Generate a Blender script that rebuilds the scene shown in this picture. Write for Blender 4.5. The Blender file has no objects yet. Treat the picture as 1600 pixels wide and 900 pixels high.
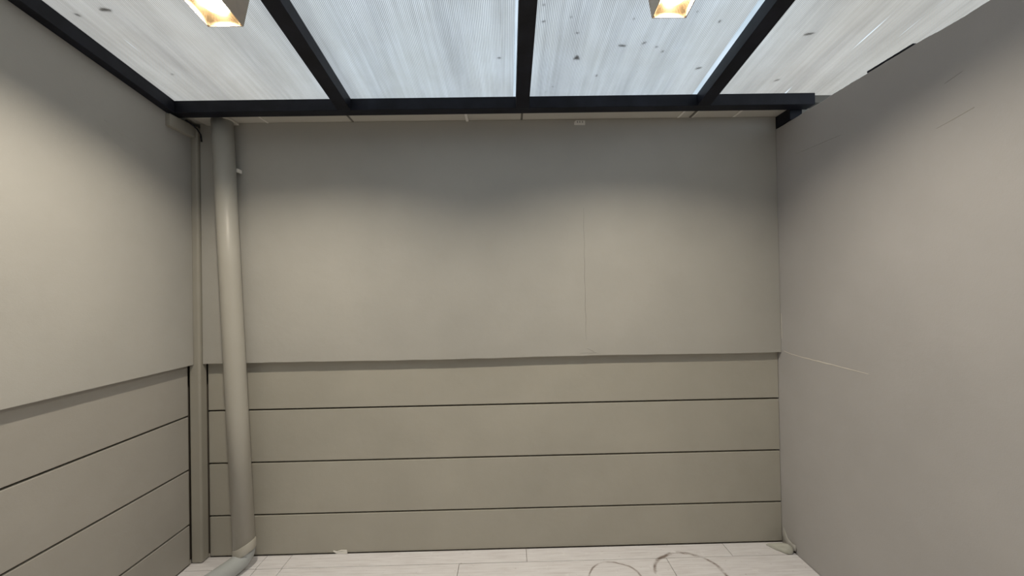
import bpy, bmesh, math, random
from mathutils import Vector, Matrix

random.seed(7)
S = bpy.context.scene
COL = S.collection

# ------------------------------------------------------------------ camera
CAM_Z = 1.565
yaw, pitch, roll = math.radians(0.70), math.radians(0.48), math.radians(1.08)
fwd = Vector((math.sin(yaw) * math.cos(pitch), math.cos(yaw) * math.cos(pitch), math.sin(pitch)))
rt = Vector((math.cos(yaw), -math.sin(yaw), 0))
up = rt.cross(fwd)
r2 = rt * math.cos(roll) - up * math.sin(roll)
u2 = rt * math.sin(roll) + up * math.cos(roll)
cd = bpy.data.cameras.new('camera')
cd.sensor_fit = 'HORIZONTAL'
cd.sensor_width = 36.0
cd.lens = 13.5
cd.clip_start = 0.02
cam = bpy.data.objects.new('camera', cd)
COL.objects.link(cam)
cam.matrix_world = Matrix(((r2.x, u2.x, -fwd.x, 0), (r2.y, u2.y, -fwd.y, 0), (r2.z, u2.z, -fwd.z, CAM_Z), (0, 0, 0, 1)))
S.camera = cam

# ------------------------------------------------------------------ overcast sky, exposure
w = bpy.data.worlds.new('overcast_sky')
S.world = w
w.use_nodes = True
bg = w.node_tree.nodes['Background']
bg.inputs['Color'].default_value = (0.78, 0.89, 1.0, 1)
bg.inputs['Strength'].default_value = 1.75
S.view_settings.view_transform = 'Standard'
S.view_settings.look = 'None'
S.view_settings.gamma = 1.0
S.view_settings.use_curve_mapping = False
S.view_settings.exposure = 0.0

LAMP_W = 19.7          # power of one downlight
LAMP_COL = (1.0, 0.90, 0.745)

# ------------------------------------------------------------------ materials
def new_mat(name):
    m = bpy.data.materials.new(name)
    m.use_nodes = True
    nt = m.node_tree
    b = nt.nodes['Principled BSDF']
    return m, nt, b

def N(nt, t, **k):
    n = nt.nodes.new(t)
    for a, v in k.items():
        setattr(n, a, v)
    return n

def pos_noise(nt, scale, detail=3.0, stretch=(1, 1, 1), rough=0.55):
    g = N(nt, 'ShaderNodeNewGeometry')
    mp = N(nt, 'ShaderNodeMapping')
    mp.inputs['Scale'].default_value = stretch
    nt.links.new(g.outputs['Position'], mp.inputs['Vector'])
    n = N(nt, 'ShaderNodeTexNoise')
    n.inputs['Scale'].default_value = scale
    n.inputs['Detail'].default_value = detail
    n.inputs['Roughness'].default_value = rough
    nt.links.new(mp.outputs['Vector'], n.inputs['Vector'])
    return n

def ramp(nt, src, stops):
    r = N(nt, 'ShaderNodeValToRGB')
    e = r.color_ramp.elements
    e[0].position, e[0].color = stops[0][0], (*stops[0][1], 1)
    e[1].position, e[1].color = stops[-1][0], (*stops[-1][1], 1)
    for p, c in stops[1:-1]:
        x = e.new(p)
        x.color = (*c, 1)
    nt.links.new(src, r.inputs['Fac'])
    return r

def bump(nt, b, src, strength, dist=0.01):
    bp = N(nt, 'ShaderNodeBump')
    bp.inputs['Strength'].default_value = strength
    bp.inputs['Distance'].default_value = dist
    nt.links.new(src, bp.inputs['Height'])
    nt.links.new(bp.outputs['Normal'], b.inputs['Normal'])
    return bp

def paint(name, c, var=0.06, rough=0.62, bs=0.25, grain=True):
    m, nt, b = new_mat(name)
    n = pos_noise(nt, 1.7, 4)
    lo = tuple(v * (1 - var) for v in c)
    hi = tuple(min(1, v * (1 + var)) for v in c)
    r = ramp(nt, n.outputs['Fac'], [(0.3, lo), (0.7, hi)])
    b.inputs['Roughness'].default_value = rough
    nt.links.new(r.outputs['Color'], b.inputs['Base Color'])
    if grain:
        g = pos_noise(nt, 260, 2)
        g2 = pos_noise(nt, 14, 4)
        ad = N(nt, 'ShaderNodeMath', operation='MULTIPLY_ADD')
        ad.inputs[1].default_value = 5.0
        nt.links.new(g2.outputs['Fac'], ad.inputs[0])
        nt.links.new(g.outputs['Fac'], ad.inputs[2])
        bump(nt, b, ad.outputs[0], bs, 0.0012)
    return m

WALLC = (0.41, 0.398, 0.368)
M_wall = paint('greige_wall_paint', WALLC)
M_wallb = paint('greige_back_wall_paint', (0.435, 0.421, 0.384))
M_wallr = paint('grey_wall_paint', (0.41, 0.397, 0.390))
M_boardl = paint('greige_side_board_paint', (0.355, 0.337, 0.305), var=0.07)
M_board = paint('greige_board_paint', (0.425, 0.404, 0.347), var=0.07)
M_post = paint('greige_post_paint', (0.36, 0.34, 0.29))
M_back = paint('concrete_core', (0.16, 0.14, 0.115), rough=0.9)
M_pipe = paint('painted_pipe', (0.42, 0.40, 0.352), var=0.05, rough=0.42, bs=0.12)
M_bare = paint('bare_grey_pvc', (0.38, 0.40, 0.40), var=0.16, rough=0.5, bs=0.2)
M_gutter = paint('gutter_pvc', (0.55, 0.53, 0.48), var=0.08, rough=0.45, bs=0.1)
M_strap = paint('strap_white', (0.82, 0.80, 0.75), var=0.05, rough=0.5)
M_strapd = paint('strap_dark', (0.15, 0.14, 0.12), var=0.1, rough=0.6)
M_ridge = paint('pale_filler', (0.68, 0.64, 0.56), var=0.1, rough=0.7)
M_crack = paint('hairline_crack', (0.20, 0.185, 0.165), var=0.15, rough=0.9)
M_lump = paint('mortar_lump_paint', (0.50, 0.50, 0.44), var=0.12, rough=0.55, bs=0.4)
M_chip = paint('white_chip', (0.80, 0.78, 0.73), var=0.04, rough=0.6)
M_mark = paint('printed_mark', (0.35, 0.34, 0.33), var=0.05, grain=False)
M_leaf = paint('dry_leaf', (0.05, 0.042, 0.035), var=0.3, grain=False)
M_ground = paint('outside_ground', (0.22, 0.21, 0.19), rough=0.9)

def steel():
    m, nt, b = new_mat('black_painted_steel')
    n = pos_noise(nt, 9, 5)
    r = ramp(nt, n.outputs['Fac'], [(0.35, (0.009, 0.010, 0.015)), (0.7, (0.016, 0.018, 0.028))])
    nt.links.new(r.outputs['Color'], b.inputs['Base Color'])
    b.inputs['Roughness'].default_value = 0.5
    b.inputs['Specular IOR Level'].default_value = 0.22
    g = pos_noise(nt, 60, 3)
    bump(nt, b, g.outputs['Fac'], 0.2, 0.002)
    return m
M_steel = steel()

def bronze():
    m, nt, b = new_mat('bronze_lamp_housing')
    n = pos_noise(nt, 20, 3)
    r = ramp(nt, n.outputs['Fac'], [(0.3, (0.52, 0.44, 0.35)), (0.7, (0.60, 0.51, 0.41))])
    nt.links.new(r.outputs['Color'], b.inputs['Base Color'])
    b.inputs['Roughness'].default_value = 0.4
    return m
M_bronze = bronze()
M_refl = paint('tan_reflector', (0.34, 0.26, 0.16), var=0.04, rough=0.3, grain=False)

def bulb_mat():
    m, nt, b = new_mat('glowing_bulb')
    b.inputs['Base Color'].default_value = (0.9, 0.85, 0.75, 1)
    b.inputs['Emission Color'].default_value = (1.0, 0.86, 0.66, 1)
    b.inputs['Emission Strength'].default_value = 14.0
    return m
M_bulb = bulb_mat()

def tile_mat():
    m, nt, b = new_mat('wood_look_tile')
    L = nt.links
    n1 = pos_noise(nt, 6, 6, (1, 14, 1), 0.6)           # grain runs along the planks
    r1 = ramp(nt, n1.outputs['Fac'], [(0.28, (0.61, 0.58, 0.58)), (0.5, (0.72, 0.70, 0.71)), (0.72, (0.79, 0.78, 0.79))])
    n2 = pos_noise(nt, 11, 5, (1, 1.4, 1), 0.65)
    r2_ = ramp(nt, n2.outputs['Fac'], [(0.60, (0, 0, 0)), (0.70, (1, 1, 1))])
    mx = N(nt, 'ShaderNodeMixRGB')
    mx.inputs['Color2'].default_value = (0.84, 0.83, 0.83, 1)   # white paint and lime smears
    fm = N(nt, 'ShaderNodeMath', operation='MULTIPLY')
    fm.inputs[1].default_value = 0.55
    L.new(r2_.outputs['Color'], fm.inputs[0])
    L.new(fm.outputs[0], mx.inputs['Fac'])
    L.new(r1.outputs['Color'], mx.inputs['Color1'])
    last = mx.outputs['Color']
    # small dark specks
    n3 = pos_noise(nt, 42, 3, (1, 2, 1), 0.6)
    r3 = ramp(nt, n3.outputs['Fac'], [(0.66, (0, 0, 0)), (0.74, (0.5, 0.5, 0.5))])
    mx3 = N(nt, 'ShaderNodeMixRGB')
    mx3.inputs['Color2'].default_value = (0.24, 0.19, 0.16, 1)
    L.new(r3.outputs['Color'], mx3.inputs['Fac'])
    L.new(last, mx3.inputs['Color1'])
    last = mx3.outputs['Color']
    # dried ring stains
    g = N(nt, 'ShaderNodeNewGeometry')
    wob = N(nt, 'ShaderNodeTexNoise')
    wob.inputs['Scale'].default_value = 7.0
    wob.inputs['Detail'].default_value = 4.0
    L.new(g.outputs['Position'], wob.inputs['Vector'])
    for cx, cy, rx, ry, wd, st, seed in ((0.56, 2.06, 0.150, 0.150, 0.006, 0.75, 1.3), (0.975, 2.10, 0.185, 0.175, 0.011, 0.85, 5.1)):
        mp = N(nt, 'ShaderNodeMapping')
        mp.vector_type = 'TEXTURE'
        mp.inputs['Location'].default_value = (cx, cy, 0)
        mp.inputs['Scale'].default_value = (rx, ry, 50)
        L.new(g.outputs['Position'], mp.inputs['Vector'])
        ln = N(nt, 'ShaderNodeVectorMath', operation='LENGTH')
        L.new(mp.outputs['Vector'], ln.inputs[0])
        a = N(nt, 'ShaderNodeMath', operation='MULTIPLY_ADD')
        a.inputs[1].default_value = 0.30
        L.new(wob.outputs['Fac'], a.inputs[0])
        L.new(ln.outputs['Value'], a.inputs[2])
        s = N(nt, 'ShaderNodeMath', operation='SUBTRACT')
        s.inputs[1].default_value = 1.15
        L.new(a.outputs[0], s.inputs[0])
        ab = N(nt, 'ShaderNodeMath', operation='ABSOLUTE')
        L.new(s.outputs[0], ab.inputs[0])
        mr = N(nt, 'ShaderNodeMapRange')
        mr.inputs['From Min'].default_value = wd / rx * 1.3
        mr.inputs['From Max'].default_value = wd / rx * 0.3
        L.new(ab.outputs[0], mr.inputs['Value'])
        gp = N(nt, 'ShaderNodeTexNoise')
        gp.inputs['Scale'].default_value = 9.0 + seed
        gp.inputs['Detail'].default_value = 3.0
        L.new(g.outputs['Position'], gp.inputs['Vector'])
        gr = N(nt, 'ShaderNodeMapRange')
        gr.inputs['From Min'].default_value = 0.36
        gr.inputs['From Max'].default_value = 0.56
        L.new(gp.outputs['Fac'], gr.inputs['Value'])
        ml = N(nt, 'ShaderNodeMath', operation='MULTIPLY')
        L.new(mr.outputs[0], ml.inputs[0])
        L.new(gr.outputs[0], ml.inputs[1])
        m2 = N(nt, 'ShaderNodeMath', operation='MULTIPLY')
        m2.inputs[1].default_value = st
        L.new(ml.outputs[0], m2.inputs[0])
        mxr = N(nt, 'ShaderNodeMixRGB')
        mxr.inputs['Color2'].default_value = (0.13, 0.08, 0.055, 1)
        L.new(m2.outputs[0], mxr.inputs['Fac'])
        L.new(last, mxr.inputs['Color1'])
        last = mxr.outputs['Color']
    L.new(last, b.inputs['Base Color'])
    b.inputs['Roughness'].default_value = 0.5
    bump(nt, b, n1.outputs['Fac'], 0.25, 0.002)
    return m
M_tile = tile_mat()
M_grout = paint('tile_bed', (0.42, 0.39, 0.36), var=0.2, rough=0.9)

def poly_mats():
    """ribbed twin-wall polycarbonate: opal ribbed underside, clear top skin"""
    m, nt, b = new_mat('ribbed_polycarbonate')
    L = nt.links
    nt.nodes.remove(b)
    out = nt.nodes['Material Output']
    g = N(nt, 'ShaderNodeNewGeometry')
    sx = N(nt, 'ShaderNodeSeparateXYZ')
    L.new(g.outputs['Position'], sx.inputs[0])
    # webs every 7.5 mm
    fr = N(nt, 'ShaderNodeMath', operation='MULTIPLY')
    fr.inputs[1].default_value = 1 / 0.0075
    L.new(sx.outputs['X'], fr.inputs[0])
    fx = N(nt, 'ShaderNodeMath', operation='FRACT')
    L.new(fr.outputs[0], fx.inputs[0])
    web = ramp(nt, fx.outputs[0], [(0.0, (0.42, 0.43, 0.46)), (0.24, (0.50, 0.51, 0.54)), (0.38, (1, 1, 1)), (0.85, (1, 1, 1)), (1.0, (0.42, 0.43, 0.46))])
    # dirt washed down the slope
    d1 = pos_noise(nt, 7, 6, (1, 0.10, 0.1), 0.62)
    dr = ramp(nt, d1.outputs['Fac'], [(0.30, (0.66, 0.655, 0.65)), (0.52, (0.86, 0.855, 0.84)), (0.72, (0.97, 0.97, 0.96))])
    d2 = pos_noise(nt, 60, 3, (1, 0.03, 0.03), 0.5)
    dr2 = ramp(nt, d2.outputs['Fac'], [(0.35, (0.90, 0.895, 0.88)), (0.65, (1, 1, 1))])
    d3 = pos_noise(nt, 3.0, 5, (1, 1, 1), 0.6)
    dr3 = ramp(nt, d3.outputs['Fac'], [(0.35, (0.90, 0.885, 0.86)), (0.65, (1, 1, 1))])
    cur = web.outputs['Color']
    ax_ = N(nt, 'ShaderNodeMapRange')          # sheets next to the side walls are tinted browner
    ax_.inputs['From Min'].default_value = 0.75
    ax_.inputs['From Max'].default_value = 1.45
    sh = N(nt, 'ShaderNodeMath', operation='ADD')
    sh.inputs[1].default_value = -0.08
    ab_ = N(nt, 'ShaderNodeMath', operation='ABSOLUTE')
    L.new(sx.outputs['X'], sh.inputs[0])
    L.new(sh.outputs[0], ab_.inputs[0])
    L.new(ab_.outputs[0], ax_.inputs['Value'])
    side_tint = ramp(nt, ax_.outputs[0], [(0.0, (1, 1, 1)), (1.0, (0.96, 0.86, 0.76))])
    for o in (dr, dr2, dr3, side_tint):
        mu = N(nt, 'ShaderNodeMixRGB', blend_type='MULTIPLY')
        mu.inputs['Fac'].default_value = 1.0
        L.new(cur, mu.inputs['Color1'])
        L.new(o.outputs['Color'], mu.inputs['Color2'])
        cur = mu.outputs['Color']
    # fine white scratches running down the slope
    d5 = pos_noise(nt, 46, 2, (1, 0.035, 0.035), 0.5)
    r5 = ramp(nt, d5.outputs['Fac'], [(0.69, (0, 0, 0)), (0.73, (1, 1, 1))])
    m5 = N(nt, 'ShaderNodeMixRGB')
    m5.inputs['Color2'].default_value = (1, 1, 1, 1)
    f5 = N(nt, 'ShaderNodeMath', operation='MULTIPLY')
    L.new(r5.outputs['Color'], f5.inputs[0])
    L.new(ax_.outputs[0], f5.inputs[1])
    L.new(f5.outputs[0], m5.inputs['Fac'])
    L.new(cur, m5.inputs['Color1'])
    cur = m5.outputs['Color']
    sc = N(nt, 'ShaderNodeMixRGB', blend_type='MULTIPLY')
    sc.inputs['Fac'].default_value = 1.0
    sc.inputs['Color2'].default_value = (0.80, 0.80, 0.80, 1)
    L.new(cur, sc.inputs['Color1'])
    tr = N(nt, 'ShaderNodeBsdfTranslucent')
    L.new(sc.outputs['Color'], tr.inputs['Color'])
    df = N(nt, 'ShaderNodeBsdfDiffuse')
    L.new(sc.outputs['Color'], df.inputs['Color'])
    mxs = N(nt, 'ShaderNodeMixShader')
    mxs.inputs['Fac'].default_value = 0.22
    L.new(tr.outputs[0], mxs.inputs[1])
    L.new(df.outputs[0], mxs.inputs[2])
    gl = N(nt, 'ShaderNodeBsdfGlossy')
    gl.inputs['Roughness'].default_value = 0.35
    fr_ = N(nt, 'ShaderNodeFresnel')
    fr_.inputs['IOR'].default_value = 1.3
    mg = N(nt, 'ShaderNodeMixShader')
    L.new(fr_.outputs[0], mg.inputs['Fac'])
    L.new(mxs.outputs[0], mg.inputs[1])
    L.new(gl.outputs[0], mg.inputs[2])
    L.new(mg.outputs[0], out.inputs['Surface'])
    c = bpy.data.materials.new('clear_polycarbonate_skin')
    c.use_nodes = True
    nt = c.node_tree
    nt.nodes.remove(nt.nodes['Principled BSDF'])
    t = N(nt, 'ShaderNodeBsdfTransparent')
    t.inputs['Color'].default_value = (0.96, 0.97, 0.97, 1)
    nt.links.new(t.outputs[0], nt.nodes['Material Output'].inputs['Surface'])
    return m, c
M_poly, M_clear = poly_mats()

def strip_mat():
    m = bpy.data.materials.new('opal_edge_strip')
    m.use_nodes = True
    nt = m.node_tree
    nt.nodes.remove(nt.nodes['Principled BSDF'])
    n = pos_noise(nt, 9, 4, (1, 0.4, 0.4))
    r = ramp(nt, n.outputs['Fac'], [(0.3, (0.62, 0.65, 0.66)), (0.7, (0.76, 0.77, 0.78))])
    t = N(nt, 'ShaderNodeBsdfTranslucent')
    p = N(nt, 'ShaderNodeBsdfTransparent')
    mx = N(nt, 'ShaderNodeMixShader')
    mx.inputs['Fac'].default_value = 0.04
    nt.links.new(r.outputs['Color'], t.inputs['Color'])
    nt.links.new(t.outputs[0], mx.inputs[1])
    nt.links.new(p.outputs[0], mx.inputs[2])
    nt.links.new(mx.outputs[0], nt.nodes['Material Output'].inputs['Surface'])
    return m
M_strip = strip_mat()

# ------------------------------------------------------------------ helpers
def tag(o, label=None, cat=None, group=None, kind=None):
    if label: o['label'] = label
    if cat: o['category'] = cat
    if group: o['group'] = group
    if kind: o['kind'] = kind
    return o

def empty(name, loc):
    o = bpy.data.objects.new(name, None)
    o.empty_display_size = 0.05
    COL.objects.link(o)
    o.location = loc
    return o

def link(name, bm, mat, parent=None, origin=None, smooth=False):
    """bm in world coordinates; origin becomes the object's own origin"""
    if origin is None:
        vs = [v.co for v in bm.verts]
        origin = Vector((sum(v.x for v in vs) / len(vs), sum(v.y for v in vs) / len(vs), min(v.z for v in vs)))
    origin = Vector(origin)
    bmesh.ops.translate(bm, verts=bm.verts, vec=-origin)
    bmesh.ops.recalc_face_normals(bm, faces=bm.faces)
    me = bpy.data.meshes.new(name)
    bm.to_mesh(me)
    bm.free()
    for m in (mat if isinstance(mat, (list, tuple)) else [mat]):
        me.materials.append(m)
    if smooth:
        for p in me.polygons:
            p.use_smooth = True
    o = bpy.data.objects.new(name, me)
    COL.objects.link(o)
    if parent:
        o.parent = parent
        base = Vector((0, 0, 0))
        q = parent
        while q:
            base += q.location
            q = q.parent
        o.location = origin - base
    else:
        o.location = origin
    return o

def hexa_bm(p, bevel=0.0, seg=2):
    bm = bmesh.new()
    v = [bm.verts.new(Vector(q)) for q in p]
    for f in ((0, 3, 2, 1), (4, 5, 6, 7), (0, 1, 5, 4), (1, 2, 6, 5), (2, 3, 7, 6), (3, 0, 4, 7)):
        bm.faces.new([v[i] for i in f])
    if bevel:
        bmesh.ops.bevel(bm, geom=list(bm.edges), offset=bevel, segments=seg, profile=0.5, affect='EDGES')
    return bm

def box_bm(x0, x1, y0, y1, z0, z1, bevel=0.0, seg=2):
    return hexa_bm([(x0, y0, z0), (x1, y0, z0), (x1, y1, z0), (x0, y1, z0), (x0, y0, z1), (x1, y0, z1), (x1, y1, z1), (x0, y1, z1)], bevel, seg)

def box(name, x0, x1, y0, y1, z0, z1, mat, parent=None, bevel=0.0, seg=2):
    return link(name, box_bm(x0, x1, y0, y1, z0, z1, bevel, seg), mat, parent)

def sweep_bm(pts, radii, seg=28, caps=True, inner=None):
    bm = bmesh.new()
    pts = [Vector(p) for p in pts]
    rings = []
    prev = None
    for i, p in enumerate(pts):
        t = (pts[min(i + 1, len(pts) - 1)] - pts[max(i - 1, 0)]).normalized()
        ref = prev if prev else (Vector((1, 0, 0)) if abs(t.x) < 0.9 else Vector((0, 1, 0)))
        a = (ref - t * ref.dot(t)).normalized()
        prev = a
        b = t.cross(a)
        rings.append([bm.verts.new(p + (a * math.cos(k * 2 * math.pi / seg) + b * math.sin(k * 2 * math.pi / seg)) * radii[i]) for k in range(seg)])
    for r0, r1 in zip(rings, rings[1:]):
        for k in range(seg):
            bm.faces.new((r0[k], r0[(k + 1) % seg], r1[(k + 1) % seg], r1[k]))
    if caps:
        bm.faces.new(rings[0][::-1])
        bm.faces.new(rings[-1])
    return bm

def bead_bm(pts, width, nrm, proud, into=0.002, jit=0.25):
    """a thin raised line on a wall: pts run along it, nrm points out of the wall"""
    bm = bmesh.new()
    nrm = Vector(nrm)
    prev = None
    n = len(pts)
    for i, p in enumerate(pts):
        p = Vector(p)
        t = (Vector(pts[min(i + 1, n - 1)]) - Vector(pts[max(i - 1, 0)])).normalized()
        s = t.cross(nrm)
        tap = 0.25 + 0.75 * math.sin(math.pi * (i + 0.5) / n) ** 0.5
        wd = width * tap * (1 + random.uniform(-jit, jit)) / 2
        ring = [bm.verts.new(p - s * wd - nrm * into), bm.verts.new(p - s * wd * 0.4 + nrm * proud), bm.verts.new(p + s * wd * 0.4 + nrm * proud), bm.verts.new(p + s * wd - nrm * into)]
        if prev:
            for k in range(4):
                bm.faces.new((prev[k], prev[(k + 1) % 4], ring[(k + 1) % 4], ring[k]))
        else:
            bm.faces.new(ring[::-1])
        prev = ring
    bm.faces.new(prev)
    return bm

SL = 0.165                                  # fall of the roof towards the back wall
Y_REAR = -1.35
def zr(y, z0):                              # height of a roof-parallel plane that is at z0 over the beam
    return z0 + SL * (2.13 - y)

# ------------------------------------------------------------------ floor
floor = box('floor', -2.2, 1.9, Y_REAR - 0.1, 2.46, -0.12, -0.008, M_grout)
tag(floor, 'pale wood-look tiled floor with dried ring stains', 'floor', kind='structure')
row_edges = [2.346, 2.232]
while row_edges[-1] > Y_REAR:
    row_edges.append(row_edges[-1] - 0.20)
J = 0.0016
for i in range(len(row_edges) - 1):
    y1, y0 = row_edges[i], row_edges[i + 1]
    if i == 0:
        js = [-1.475, -1.325, 0.084, 1.284]
    elif i == 1:
        js = [-1.47, -1.322, -0.307, 0.893]
    else:
        off = (0.084, -0.307, -0.72)[i % 3]
        js = [off + 1.2 * k for k in range(-3, 4)]
    xs = [-1.888] + [x for x in js if -1.80 < x < 1.6] + [1.659]
    for xa, xb in zip(xs, xs[1:]):
        dz = random.uniform(-0.0006, 0.0006)
        box('tile', xa + J, xb - J, max(y0, Y_REAR) + J, y1 - J, -0.009, dz, M_tile, floor, 0.0008, 1)

ground = box('ground', -9, 9, -9, 9, -0.3, -0.13, M_ground)
tag(ground, 'plain ground outside the covered yard', 'ground', kind='structure')

# ------------------------------------------------------------------ back wall: four precast boards under a thicker rendered panel
wb = box('wall_back', -1.96, 2.45, 2.392, 2.52, -0.12, 2.60, M_back)
tag(wb, 'greige back wall with four boards under a rendered upper panel', 'wall', kind='structure')
G = 0.005
zs = [0.002, 0.241, 0.557, 0.875, 1.20]
for k in range(4):
    za, zb_ = zs[k] + (G if k else 0), zs[k + 1] - (G if k < 3 else 0)
    box('board', -1.8203, 1.6585, 2.35 + random.uniform(-0.0008, 0.0008), 2.391, za, zb_, M_board, wb, 0.0025)
# rendered upper panel, its lower lip slightly wavy
bm = bmesh.new()
n = 60
fr_lo, fr_hi, bk_lo, bk_hi = [], [], [], []
for i in range(n + 1):
    x = -1.818 + (1.6585 + 1.818) * i / n
    zl = 1.166 + 0.0022 * math.sin(x * 3.1) + random.uniform(-0.0012, 0.0012)
    yf = 2.3095 + 0.0090 * i / n
    fr_lo.append(bm.verts.new((x, yf, zl)))
    fr_hi.append(bm.verts.new((x, yf, 2.601)))
    bk_lo.append(bm.verts.new((x, 2.3485, zl + 0.001)))
    bk_hi.append(bm.verts.new((x, 2.3485, 2.601)))
for i in range(n):
    bm.faces.new((fr_lo[i], fr_lo[i + 1], fr_hi[i + 1], fr_hi[i]))
    bm.faces.new((bk_lo[i], bk_hi[i], bk_hi[i + 1], bk_lo[i + 1]))
    bm.faces.new((fr_lo[i], bk_lo[i], bk_lo[i + 1], fr_lo[i + 1]))
    bm.faces.new((fr_hi[i], fr_hi[i + 1], bk_hi[i + 1], bk_hi[i]))
for i in (0, n):
    bm.faces.new((fr_lo[i], fr_hi[i], bk_hi[i], bk_lo[i]))
upper_back = link('upper_panel', bm, M_wallb, wb)
# solid core behind the upper panel
box('panel_core', -1.818, 2.40, 2.3490, 2.391, 1.205, 2.60, M_wall, wb)
# hairline joint in the upper panel and a filler patch at its foot
pts = [(0.470 + 0.0018 * math.sin(k * 1.7) + random.uniform(-0.001, 0.001), 2.3154, 2.06 - 0.042 * k) for k in range(20)]
link('hairline_crack', bead_bm(pts, 0.0030, (0, -1, 0), 0.0004), M_crack, upper_back)
link('filler_ridge', bead_bm([(0.474 + 0.012 * k, 2.3152, 1.212 - 0.006 * k + 0.002 * (k % 2)) for k in range(6)], 0.006, (0, -1, 0), 0.0012), M_wall, upper_back)
link('filler_ridge', bead_bm([(0.43 + 0.016 * k, 2.3152, 1.185 + 0.002 * (k % 2)) for k in range(7)], 0.005, (0, -1, 0), 0.0010), M_wall, upper_back)

# ------------------------------------------------------------------ left wall
wl = box('wall_left', -2.06, -1.931, Y_REAR, 2.391, -0.12, 2.62, M_back)
tag(wl, 'greige left wall with boards below a rendered upper panel', 'wall', kind='structure')
zl_ = [0.002, 0.229, 0.549, 0.865, 1.20]
for k in range(4):
    za, zb_ = zl_[k] + (G if k else 0), zl_[k + 1] - (G if k < 3 else 0)
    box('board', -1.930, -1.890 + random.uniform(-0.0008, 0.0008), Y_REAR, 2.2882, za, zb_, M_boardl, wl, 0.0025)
def Lp(x, y, z): return (x, y, z)
ul = link('upper_panel', hexa_bm([(-1.889, Y_REAR, 1.166), (-1.856, Y_REAR, 1.166), (-1.856, 2.2885, 1.166), (-1.889, 2.2885, 1.166),
                             (-1.889, Y_REAR, zr(Y_REAR, 2.583)), (-1.856, Y_REAR, zr(Y_REAR, 2.583)), (-1.856, 2.2885, zr(2.2885, 2.583)), (-1.889, 2.2885, zr(2.2885, 2.583))], 0.002), M_wall, wl)
link('panel_core', hexa_bm([(-1.930, Y_REAR, 1.205), (-1.8895, Y_REAR, 1.205), (-1.8895, 2.40, 1.205), (-1.930, 2.40, 1.205),
                        (-1.930, Y_REAR, zr(Y_REAR, 2.65)), (-1.8895, Y_REAR, zr(Y_REAR, 2.65)), (-1.8895, 2.40, zr(2.40, 2.65)), (-1.930, 2.40, zr(2.40, 2.65))]), M_wall, wl)
# two shallow trowel marks
link('trowel_mark', bead_bm([(-1.856, 1.80 + 0.035 * k, 2.395 - 0.012 * k) for k in range(8)], 0.010, (1, 0, 0), 0.0012), M_wall, ul)
link('trowel_mark', bead_bm([(-1.856, 1.78 + 0.03 * k, 2.36 - 0.02 * k) for k in range(5)], 0.008, (1, 0, 0), 0.0010), M_wall, ul)

# ------------------------------------------------------------------ corner post
post = link('corner_post', box_bm(-1.8865, -1.8215, 2.2895, 2.3475, 0.0005, 2.58, 0.011, 4), M_post)
tag(post, 'slim greige concrete post filling the corner left of the downpipe', 'post')

# ------------------------------------------------------------------ right wall, uneven top edge
bm = bmesh.new()
n = 90
rows = []
for i in range(n + 1):
    y = Y_REAR + (2.391 - Y_REAR) * i / n
    zt = 2.529 + random.uniform(-0.0022, 0.0022) + 0.002 * math.sin(y * 5)
    if 1.35 < y < 1.46: zt -= 0.006
    if y < 1.35: zt -= 0.003
    rows.append([bm.verts.new((1.66, y, -0.12)), bm.verts.new((1.66, y, zt - 0.004)), bm.verts.new((1.665, y, zt)), bm.verts.new((1.78, y, zt)), bm.verts.new((1.78, y, -0.12))])
for a, b in zip(rows, rows[1:]):
    for k in range(5):
        bm.faces.new((a[k], a[(k + 1) % 5], b[(k + 1) % 5], b[k]))
bm.faces.new(rows[0]); bm.faces.new(rows[-1][::-1])
wr = link('wall_right', bm, M_wallr)
tag(wr, 'smooth greige right wall with a scratch and pale crack', 'wall', kind='structure')
pts = [(1.66, 2.298 - 0.0285 * k, 1.163 - 0.0006 * k + (0.010 * math.exp(-k / 2.0)) + random.uniform(-0.001, 0.001)) for k in range(20)]
link('pale_crack', bead_bm(pts, 0.0062, (-1, 0, 0), 0.0013), M_ridge, wr)
pts = [(1.66, 2.16 - 0.0155 * k, 2.317 - 0.0006 * k) for k in range(20)]
link('dark_scratch', bead_bm(pts, 0.0034, (-1, 0, 0), 0.0003), M_crack, wr)
pts = [(1.66, 1.42 - 0.012 * k, 2.315 + 0.003 * k) for k in range(6)]
link('dark_scratch', bead_bm(pts, 0.0034, (-1, 0, 0), 0.0003), M_crack, wr)
pts = [(1.66, 1.45 - 0.02 * k, 2.16 + 0.004 * k) for k in range(7)]
link('filler_ridge', bead_bm(pts, 0.006, (-1, 0, 0), 0.0012), M_wall, wr)
# filler line in the upper back corner of this wall
pts = [(1.66, 2.3135, 1.40 - 0.012 * k) for k in range(14)]
link('filler_ridge', bead_bm(pts, 0.004, (-1, 0, 0), 0.0012), M_ridge, wr)

# unseen wall added behind the camera, kept dark to cut bounce light
M_rear = paint('rear_wall_light_cut', (0.13, 0.125, 0.115), rough=0.7)
wre = box('wall_rear_added', -2.06, 1.78, Y_REAR - 0.12, Y_REAR - 0.001, -0.12, 3.16, M_rear)
tag(wre, 'unseen dark wall added to close the yard behind the viewer', 'wall', kind='structure')

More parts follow.
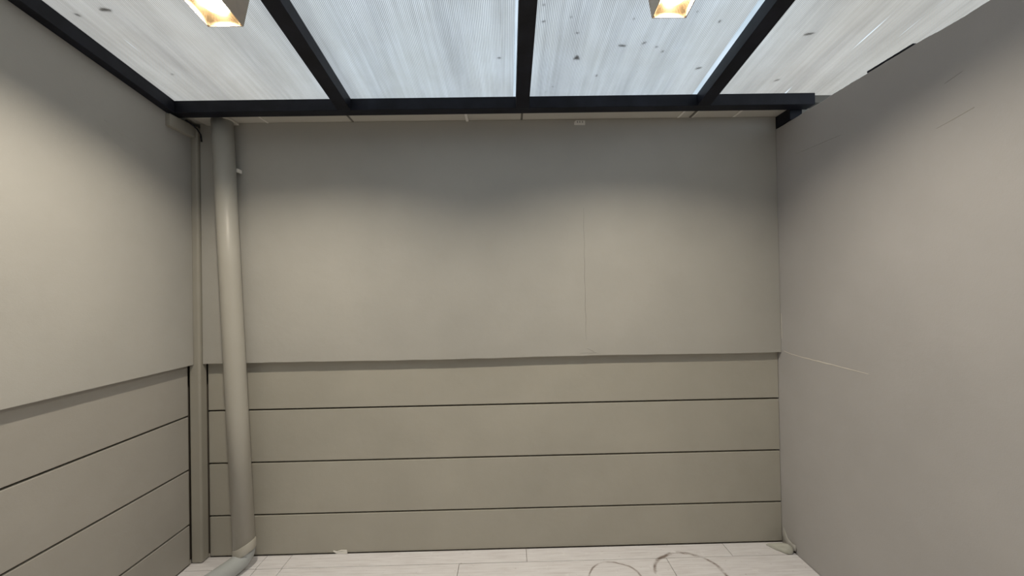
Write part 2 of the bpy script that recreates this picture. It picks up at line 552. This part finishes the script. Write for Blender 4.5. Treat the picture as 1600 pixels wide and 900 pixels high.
# ------------------------------------------------------------------ steel roof frame
fr = empty('roof_frame', (0, 2.13, 2.585))
tag(fr, 'black steel roof frame with cross beam and sloping rafters', 'roof frame')
box('beam', -1.8590, 1.752, 2.13, 2.198, 2.585, 2.650, M_steel, fr, 0.0025)
def rafter(x0, x1, ye=2.1295):
    return link('rafter', hexa_bm([(x0, Y_REAR, zr(Y_REAR, 2.585)), (x1, Y_REAR, zr(Y_REAR, 2.585)), (x1, ye, zr(ye, 2.583)), (x0, ye, zr(ye, 2.583)),
                             (x0, Y_REAR, zr(Y_REAR, 2.65)), (x1, Y_REAR, zr(Y_REAR, 2.65)), (x1, ye, zr(ye, 2.65)), (x0, ye, zr(ye, 2.65))], 0.002), M_steel, fr)
rafter(-1.8885, -1.815)
rafter(-0.921, -0.848)
rafter(0.066, 0.139)
rafter(1.083, 1.156)

# ------------------------------------------------------------------ polycarbonate sheets
edges = [-1.862, -0.8845, 0.1025, 1.1195, 2.35]
labs = ['translucent ribbed roof sheet along the left wall', 'translucent ribbed roof sheet left of the centre rafter',
        'translucent ribbed roof sheet right of the centre rafter', 'translucent ribbed roof sheet reaching over the right wall']
for k in range(4):
    xa, xb = edges[k] + 0.001, edges[k + 1] - 0.001
    xe = xb
    if k in (1, 2):
        xb = (0.054, 1.058)[k - 1]
    bm = bmesh.new()
    y0, y1 = Y_REAR - 0.05, 2.43
    b0 = [bm.verts.new(v) for v in ((xa, y0, zr(y0, 2.6512)), (xb, y0, zr(y0, 2.6512)), (xb, y1, zr(y1, 2.6512)), (xa, y1, zr(y1, 2.6512)))]
    t0 = [bm.verts.new((v.co.x, v.co.y, v.co.z + 0.004)) for v in b0]
    bm.faces.new(b0[::-1])
    ft = bm.faces.new(t0)
    ft.material_index = 1
    for i in range(4):
        f = bm.faces.new((b0[i], b0[(i + 1) % 4], t0[(i + 1) % 4], t0[i]))
        f.material_index = 1
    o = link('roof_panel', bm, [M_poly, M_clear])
    if k in (1, 2):
        link('edge_strip', hexa_bm([(xb + 0.0005, y0, zr(y0, 2.6512)), (xe, y0, zr(y0, 2.6512)), (xe, y1, zr(y1, 2.6512)), (xb + 0.0005, y1, zr(y1, 2.6512)),
                                    (xb + 0.0005, y0, zr(y0, 2.6532)), (xe, y0, zr(y0, 2.6532)), (xe, y1, zr(y1, 2.6532)), (xb + 0.0005, y1, zr(y1, 2.6532))]), M_strip, o)
    tag(o, labs[k], 'roof sheet', 'ribbed polycarbonate roof sheets')

# ------------------------------------------------------------------ gutter behind the beam
gt = empty('gutter', (0, 2.26, 2.604))
tag(gt, 'pale grey gutter running above the back wall behind the beam', 'gutter')
GX0, GX1 = -1.8885, 2.10
box('trough_bottom', GX0, GX1, 2.201, 2.385, 2.6025, 2.607, M_gutter, gt, 0.001)
box('trough_front', GX0, GX1, 2.201, 2.205, 2.6075, 2.630, M_gutter, gt)
box('trough_back', GX0, GX1, 2.386, 2.391, 2.6025, 2.606, M_gutter, gt)
for x, wd, m, dz in ((-1.415, 0.010, M_strap, 0.004), (-0.908, 0.011, M_strapd, 0.004), (-0.222, 0.016, M_strap, 0.010),
                     (0.105, 0.012, M_strapd, 0.004), (1.055, 0.014, M_strap, 0.005), (1.128, 0.011, M_strapd, 0.004), (1.141, 0.006, M_strap, 0.005), (1.395, 0.014, M_strap, 0.004)):
    box('strap', x - wd / 2, x + wd / 2, 2.204, 2.309, 2.602 - dz, 2.602, m, gt, 0.0008, 1)
box('end_plate', 1.756, GX1, 2.136, 2.205, 2.596, 2.638, M_strapd, gt)
# outlet over the downpipe
ob = box('outlet', -1.775, -1.585, 2.206, 2.309, 2.586, 2.602, M_gutter, gt, 0.004)

# ------------------------------------------------------------------ downpipe
PT, PB = Vector((-1.6425, 2.2495, 2.5855)), Vector((-1.5470, 2.2495, 0.118))
dp = empty('downpipe', (PB.x, PB.y, 0.0))
tag(dp, 'round greige downpipe leaning against the back wall with bare grey elbow', 'pipe')
ax = (PT - PB).normalized()
link('pipe', sweep_bm([PB - ax * 0.015, PB + ax * 0.8, PB + ax * 1.6, PT], [0.0545] * 4, 40), M_pipe, dp, smooth=True)
c0 = PB - ax * 0.020
bm = sweep_bm([c0 - ax * 0.016, c0 - ax * 0.012, c0 + ax * 0.036, c0 + ax * 0.040], [0.0560, 0.0580, 0.0580, 0.0548], 40)
# the upper rim of the collar is cut on a slant
for v in bm.verts:
    h = (v.co - c0).dot(ax)
    v.co += ax * (v.co.x - c0.x) * 0.42
co = link('collar', bm, M_pipe, dp, smooth=True)
el = []
P0 = PB - ax * 0.020
ctrl = [P0, Vector((-1.5465, 2.249, 0.050)), Vector((-1.5520, 2.228, 0.046)), Vector((-1.575, 2.150, 0.0490)), Vector((-1.612, 2.050, 0.0490))]
for k in range(25):                       # Bernstein curve through the bend
    t = k / 24
    p = Vector((0, 0, 0))
    for i, c in enumerate(ctrl):
        p += c * (math.comb(4, i) * t ** i * (1 - t) ** (4 - i))
    el.append(p)
link('elbow', sweep_bm(el, [0.0530 - 0.0045 * min(1, k / 8) for k in range(25)], 36), M_bare, dp, smooth=True)
d = (el[-1] - el[-2]).normalized()
link('floor_pipe', sweep_bm([el[-1] - d * 0.002, el[-1] + d * 0.10, el[-1] + d * 0.30], [0.0440] * 3, 36), M_bare, dp, smooth=True)
# small white clip on the wall side of the pipe
bm = box_bm(-1.583, -1.571, 2.272, 2.3095, 2.296, 2.318, 0.004)
link('clip', bm, M_strap, dp)

# ------------------------------------------------------------------ small blocks at the beam ends
bk = box('timber_block', -1.8595, -1.829, 2.118, 2.289, 2.508, 2.576, M_post, None, 0.004)
tag(bk, 'greige painted block fixed to the left wall under the roof corner', 'block')
cb = link('gap_shadow', sweep_bm([(-1.826, 2.215, 2.582), (-1.815, 2.235, 2.572), (-1.806, 2.27, 2.553), (-1.804, 2.295, 2.53), (-1.806, 2.304, 2.49)], [0.004] * 5, 10), M_steel, smooth=True)  # black strip modelled in place of the gap's shadow at the beam corner
tag(cb, 'dark curved strip modelled as the gap shadow behind the beam in the left corner', 'gap_shadow')
sb = box('support_block', 1.662, 1.735, 2.205, 2.3475, 2.532, 2.602, M_steel, None, 0.003)
tag(sb, 'black steel block on the right wall top behind the beam end', 'block')
st = box('sealing_strip', 1.664, 1.70, 1.53, 1.73, 2.5325, 2.541, M_steel, None, 0.002)
tag(st, 'thin black strip lying on the right wall top', 'strip')

# ------------------------------------------------------------------ downlights under the sheets
th = math.atan(SL)
def downlight(xc, yb, width, label):
    """square tapered housing hung square to the roof; yb = y of its lower back edge"""
    h = 0.136
    # local frame: u = right, v = down the slope towards the back wall, n = out of the roof, downwards
    u = Vector((1, 0, 0)); v = Vector((0, math.cos(th), -math.sin(th))); nn = Vector((0, -math.sin(th), -math.cos(th)))
    cback = Vector((xc, yb, zr(yb, 2.51)))
    o = cback - v * width / 2                                   # centre of the opening
    def P(a, b, c): return o + u * a + v * b - nn * c           # c = height above the opening
    r = empty('downlight', o)
    tag(r, label, 'light', 'square bronze downlights under the roof')
    hw = width / 2
    ht = hw * 1.10
    t = 0.0035
    bm = bmesh.new()
    def ring(w_, c): return [bm.verts.new(P(sx * w_, sy * w_, c)) for sx, sy in ((-1, -1), (1, -1), (1, 1), (-1, 1))]
    ro, rto = ring(hw, 0), ring(ht, h)
    ri, rti = ring(hw - t, 0), ring(ht - t, h - t)
    for k in range(4):
        j = (k + 1) % 4
        bm.faces.new((ro[k], ro[j], rto[j], rto[k]))
        bm.faces.new((ri[k], rti[k], rti[j], ri[j]))
        bm.faces.new((ro[k], ri[k], ri[j], ro[j]))
    bm.faces.new(rto); bm.faces.new(rti[::-1])
    link('housing', bm, M_bronze, r)
    # reflector: square mouth closing to a round hole round the bulb
    bm = bmesh.new()
    seg = 48
    a, b = [], []
    e = hw - t - 0.0005
    for k in range(seg):
        an = 2 * math.pi * (k + 0.5) / seg
        cx, sy = math.cos(an), math.sin(an)
        q = e / max(abs(cx), abs(sy))
        a.append(bm.verts.new(P(cx * q, sy * q, 0.0015)))
        b.append(bm.verts.new(P(cx * 0.050, sy * 0.050, 0.034)))
    for k in range(seg):
        j = (k + 1) % seg
        bm.faces.new((a[k], a[j], b[j], b[k]))
    link('reflector', bm, M_refl, r)
    # bulb: shallow dome
    bm = bmesh.new()
    rings = []
    for rr, c in ((0.049, 0.036), (0.044, 0.031), (0.034, 0.0265), (0.018, 0.024)):
        rings.append([bm.verts.new(P(rr * math.cos(2 * math.pi * k / 32), rr * math.sin(2 * math.pi * k / 32), c)) for k in range(32)])
    for r0, r1 in zip(rings, rings[1:]):
        for k in range(32):
            bm.faces.new((r0[k], r0[(k + 1) % 32], r1[(k + 1) % 32], r1[k]))
    bm.faces.new(rings[-1])
    link('bulb', bm, M_bulb, r, smooth=True)
    ld = bpy.data.lights.new('bulb_light', 'AREA')
    ld.shape = 'DISK'
    ld.size = 0.075
    ld.energy = LAMP_W
    ld.color = LAMP_COL
    ld.spread = math.radians(150)
    lo = bpy.data.objects.new('bulb_light', ld)
    COL.objects.link(lo)
    lo.parent = r
    lo.location = -nn * 0.0215
    lo.rotation_euler = nn.to_track_quat('-Z', 'Y').to_euler()
    return r
downlight(-1.0755, 1.4985, 0.137, 'square bronze downlight glowing near the left wall')
downlight(0.649, 1.480, 0.134, 'square bronze downlight glowing right of the centre rafter')

# ------------------------------------------------------------------ small things
tg = empty('paper_tag', (0.4575, 2.315, 2.564))
tag(tg, 'tiny pale tag stuck high on the back wall below the gutter', 'tag')
bm = bmesh.new()
out = [(0.424, 2.566), (0.490, 2.564), (0.4905, 2.591), (0.436, 2.5925), (0.428, 2.588), (0.4245, 2.580)]
f0 = [bm.verts.new((x, 2.3125, z)) for x, z in out]
f1 = [bm.verts.new((x, 2.3152, z)) for x, z in out]
bm.faces.new(f0); bm.faces.new(f1[::-1])
for i in range(6):
    j = (i + 1) % 6
    bm.faces.new((f0[i], f1[i], f1[j], f0[j]))
cardm = link('card', bm, M_chip, tg)
for x in (0.444, 0.458, 0.474):
    box('printed_mark', x - 0.003, x + 0.003, 2.3121, 2.3124, 2.577, 2.588, M_mark, cardm)

bm = bmesh.new()
out = [(-1.080, 0.018), (-1.062, 0.002), (-0.996, 0.002), (-1.000, 0.021), (-1.035, 0.021), (-1.060, 0.012)]
f0 = [bm.verts.new((x, 2.340 + 0.004 * (i % 2), z)) for i, (x, z) in enumerate(out)]
f1 = [bm.verts.new((x, 2.3490, z)) for x, z in out]
bm.faces.new(f0); bm.faces.new(f1[::-1])
for i in range(6):
    j = (i + 1) % 6
    bm.faces.new((f0[i], f1[i], f1[j], f0[j]))
chip = link('plaster_chip', bm, M_chip)
tag(chip, 'small white plaster chip at the foot of the back wall', 'chip')

# lump of painted mortar in the right-hand floor corner
from mathutils import noise as mnoise
lump = empty('mortar_lump', (1.60, 2.28, 0.0))
tag(lump, 'pale painted mortar lump in the floor corner by the right wall', 'mortar lump')
bm = bmesh.new()
bmesh.ops.create_icosphere(bm, subdivisions=4, radius=1.0)
A, B = Vector((1.535, 2.318, 0.004)), Vector((1.642, 2.235, 0.018))
dx = (B - A).normalized()
dyv = Vector((-dx.y, dx.x, 0)).normalized()
for v in bm.verts:
    c = v.co.copy()
    tt = (c.x + 1) / 2
    fat = 0.25 + 0.75 * tt
    wob = 1 + 0.22 * mnoise.noise(c * 1.8 + Vector((3, 1, 0)))
    p = A.lerp(B, tt) + dyv * c.y * 0.036 * fat * wob + Vector((0, 0, max(-0.02 * fat, c.z * 0.044 * fat * wob)))
    p.z = max(p.z, 0.0)
    p.x = min(p.x, 1.659); p.y = min(p.y, 2.348)
    v.co = p
link('lump_body', bm, M_lump, lump, smooth=True)
bm = bmesh.new()                                             # smear running up the wall
sm = [(2.338, 0.100, 0.002), (2.300, 0.050, 0.006), (2.262, 0.042, 0.011), (2.238, 0.050, 0.006), (2.232, 0.018, 0.013), (2.262, 0.006, 0.018), (2.300, 0.004, 0.016), (2.340, 0.002, 0.010)]
va = [bm.verts.new((1.6595 - d_, y, z)) for y, z, d_ in sm]
vb = [bm.verts.new((1.6598, y, z)) for y, z, d_ in sm]
bm.faces.new(vb[::-1])
ctr = bm.verts.new((1.6595 - 0.012, 2.285, 0.028))
for i in range(8):
    j = (i + 1) % 8
    bm.faces.new((va[i], va[j], ctr))
    bm.faces.new((va[i], vb[i], vb[j], va[j]))
link('wall_smear', bm, M_wall, lump, smooth=True)

# dry leaf scraps on the roof sheets
leafs = [(-0.018, 1.853, 9, 1.6), (0.359, 1.858, 20, 1.0), (0.336, 1.713, 9, 1.3), (0.294, 1.631, 7, 1), (0.173, 1.573, 8, 1), (0.178, 1.652, 8, 1.6), (0.56, 1.788, 12, 2.4),
         (0.658, 1.774, 9, 1.8), (0.727, 1.797, 8, 1.3), (0.766, 1.825, 8, 1.3), (0.484, 1.98, 8, 1.4), (0.266, 2.057, 7, 1), (0.231, 2.10, 7, 1), (0.57, 1.643, 7, 1), (0.686, 1.957, 6, 1),
         (0.951, 1.661, 9, 1.4), (0.997, 1.935, 12, 2.2), (1.401, 1.733, 12, 2.8), (1.465, 2.029, 10, 1.9), (0.828, 1.612, 7, 1), (-1.752, 1.598, 11, 1.4), (-1.617, 1.576, 16, 2.4), (-1.657, 1.936, 8, 1.2)]
for i, (x, y, mm, el_) in enumerate(leafs):
    s = mm * 0.001 * 0.75
    bm = bmesh.new()
    if i == 1:
        out = [(-0.017, 0.010), (0.018, 0.012), (0.004, -0.015), (-0.004, -0.015)]
    else:
        an = random.uniform(-0.5, 0.5) if el_ > 1.5 else random.uniform(0, 6)
        out = []
        for k in range(7):
            t = 2 * math.pi * k / 7
            px, py = s * el_ * math.cos(t) * random.uniform(0.75, 1.1), s * 0.8 * math.sin(t) * random.uniform(0.7, 1.1)
            out.append((px * math.cos(an) - py * math.sin(an), px * math.sin(an) + py * math.cos(an)))
    zt = zr(y, 2.6512) + 0.0045
    lo_ = [bm.verts.new((x + a, y + b, zr(y + b, 2.6512) + 0.0044)) for a, b in out]
    hi_ = bm.verts.new((x, y, zt + 0.0025))
    bm.faces.new(lo_[::-1])
    for k in range(len(lo_)):
        bm.faces.new((lo_[k], lo_[(k + 1) % len(lo_)], hi_))
    o = link('leaf_scrap', bm, M_leaf)
    if i == 1:
        tag(o, 'largest dark triangular leaf scrap showing through the roof sheet', 'leaf', 'leaf scraps on the roof')
    else:
        where = ('the roof sheet along the left wall' if x < -0.88 else 'the roof sheet left of the centre rafter' if x < 0.1 else 'the roof sheet right of the centre rafter' if x < 1.12 else 'the roof sheet over the right wall')
        lab = ('long dark leaf scrap on ' if el_ >= 2.0 else 'small dark leaf speck on ') + where
        if i == 6: lab = 'long dark leaf scrap right of the triangular leaf on the roof sheet'
        if i == 16: lab = 'long dark leaf scrap beside the right rafter near the beam'
        if i == 20: lab = 'small dark leaf speck nearest the left wall rafter at the frame top'
        if i == 22: lab = 'faint dark leaf speck on the left roof sheet near the back beam'
        if i == 2: lab = 'small dark leaf speck straight above the triangular leaf'
        if i == 10: lab = 'small dark leaf speck below the triangular leaf'
        tag(o, lab, 'leaf', 'leaf scraps on the roof')
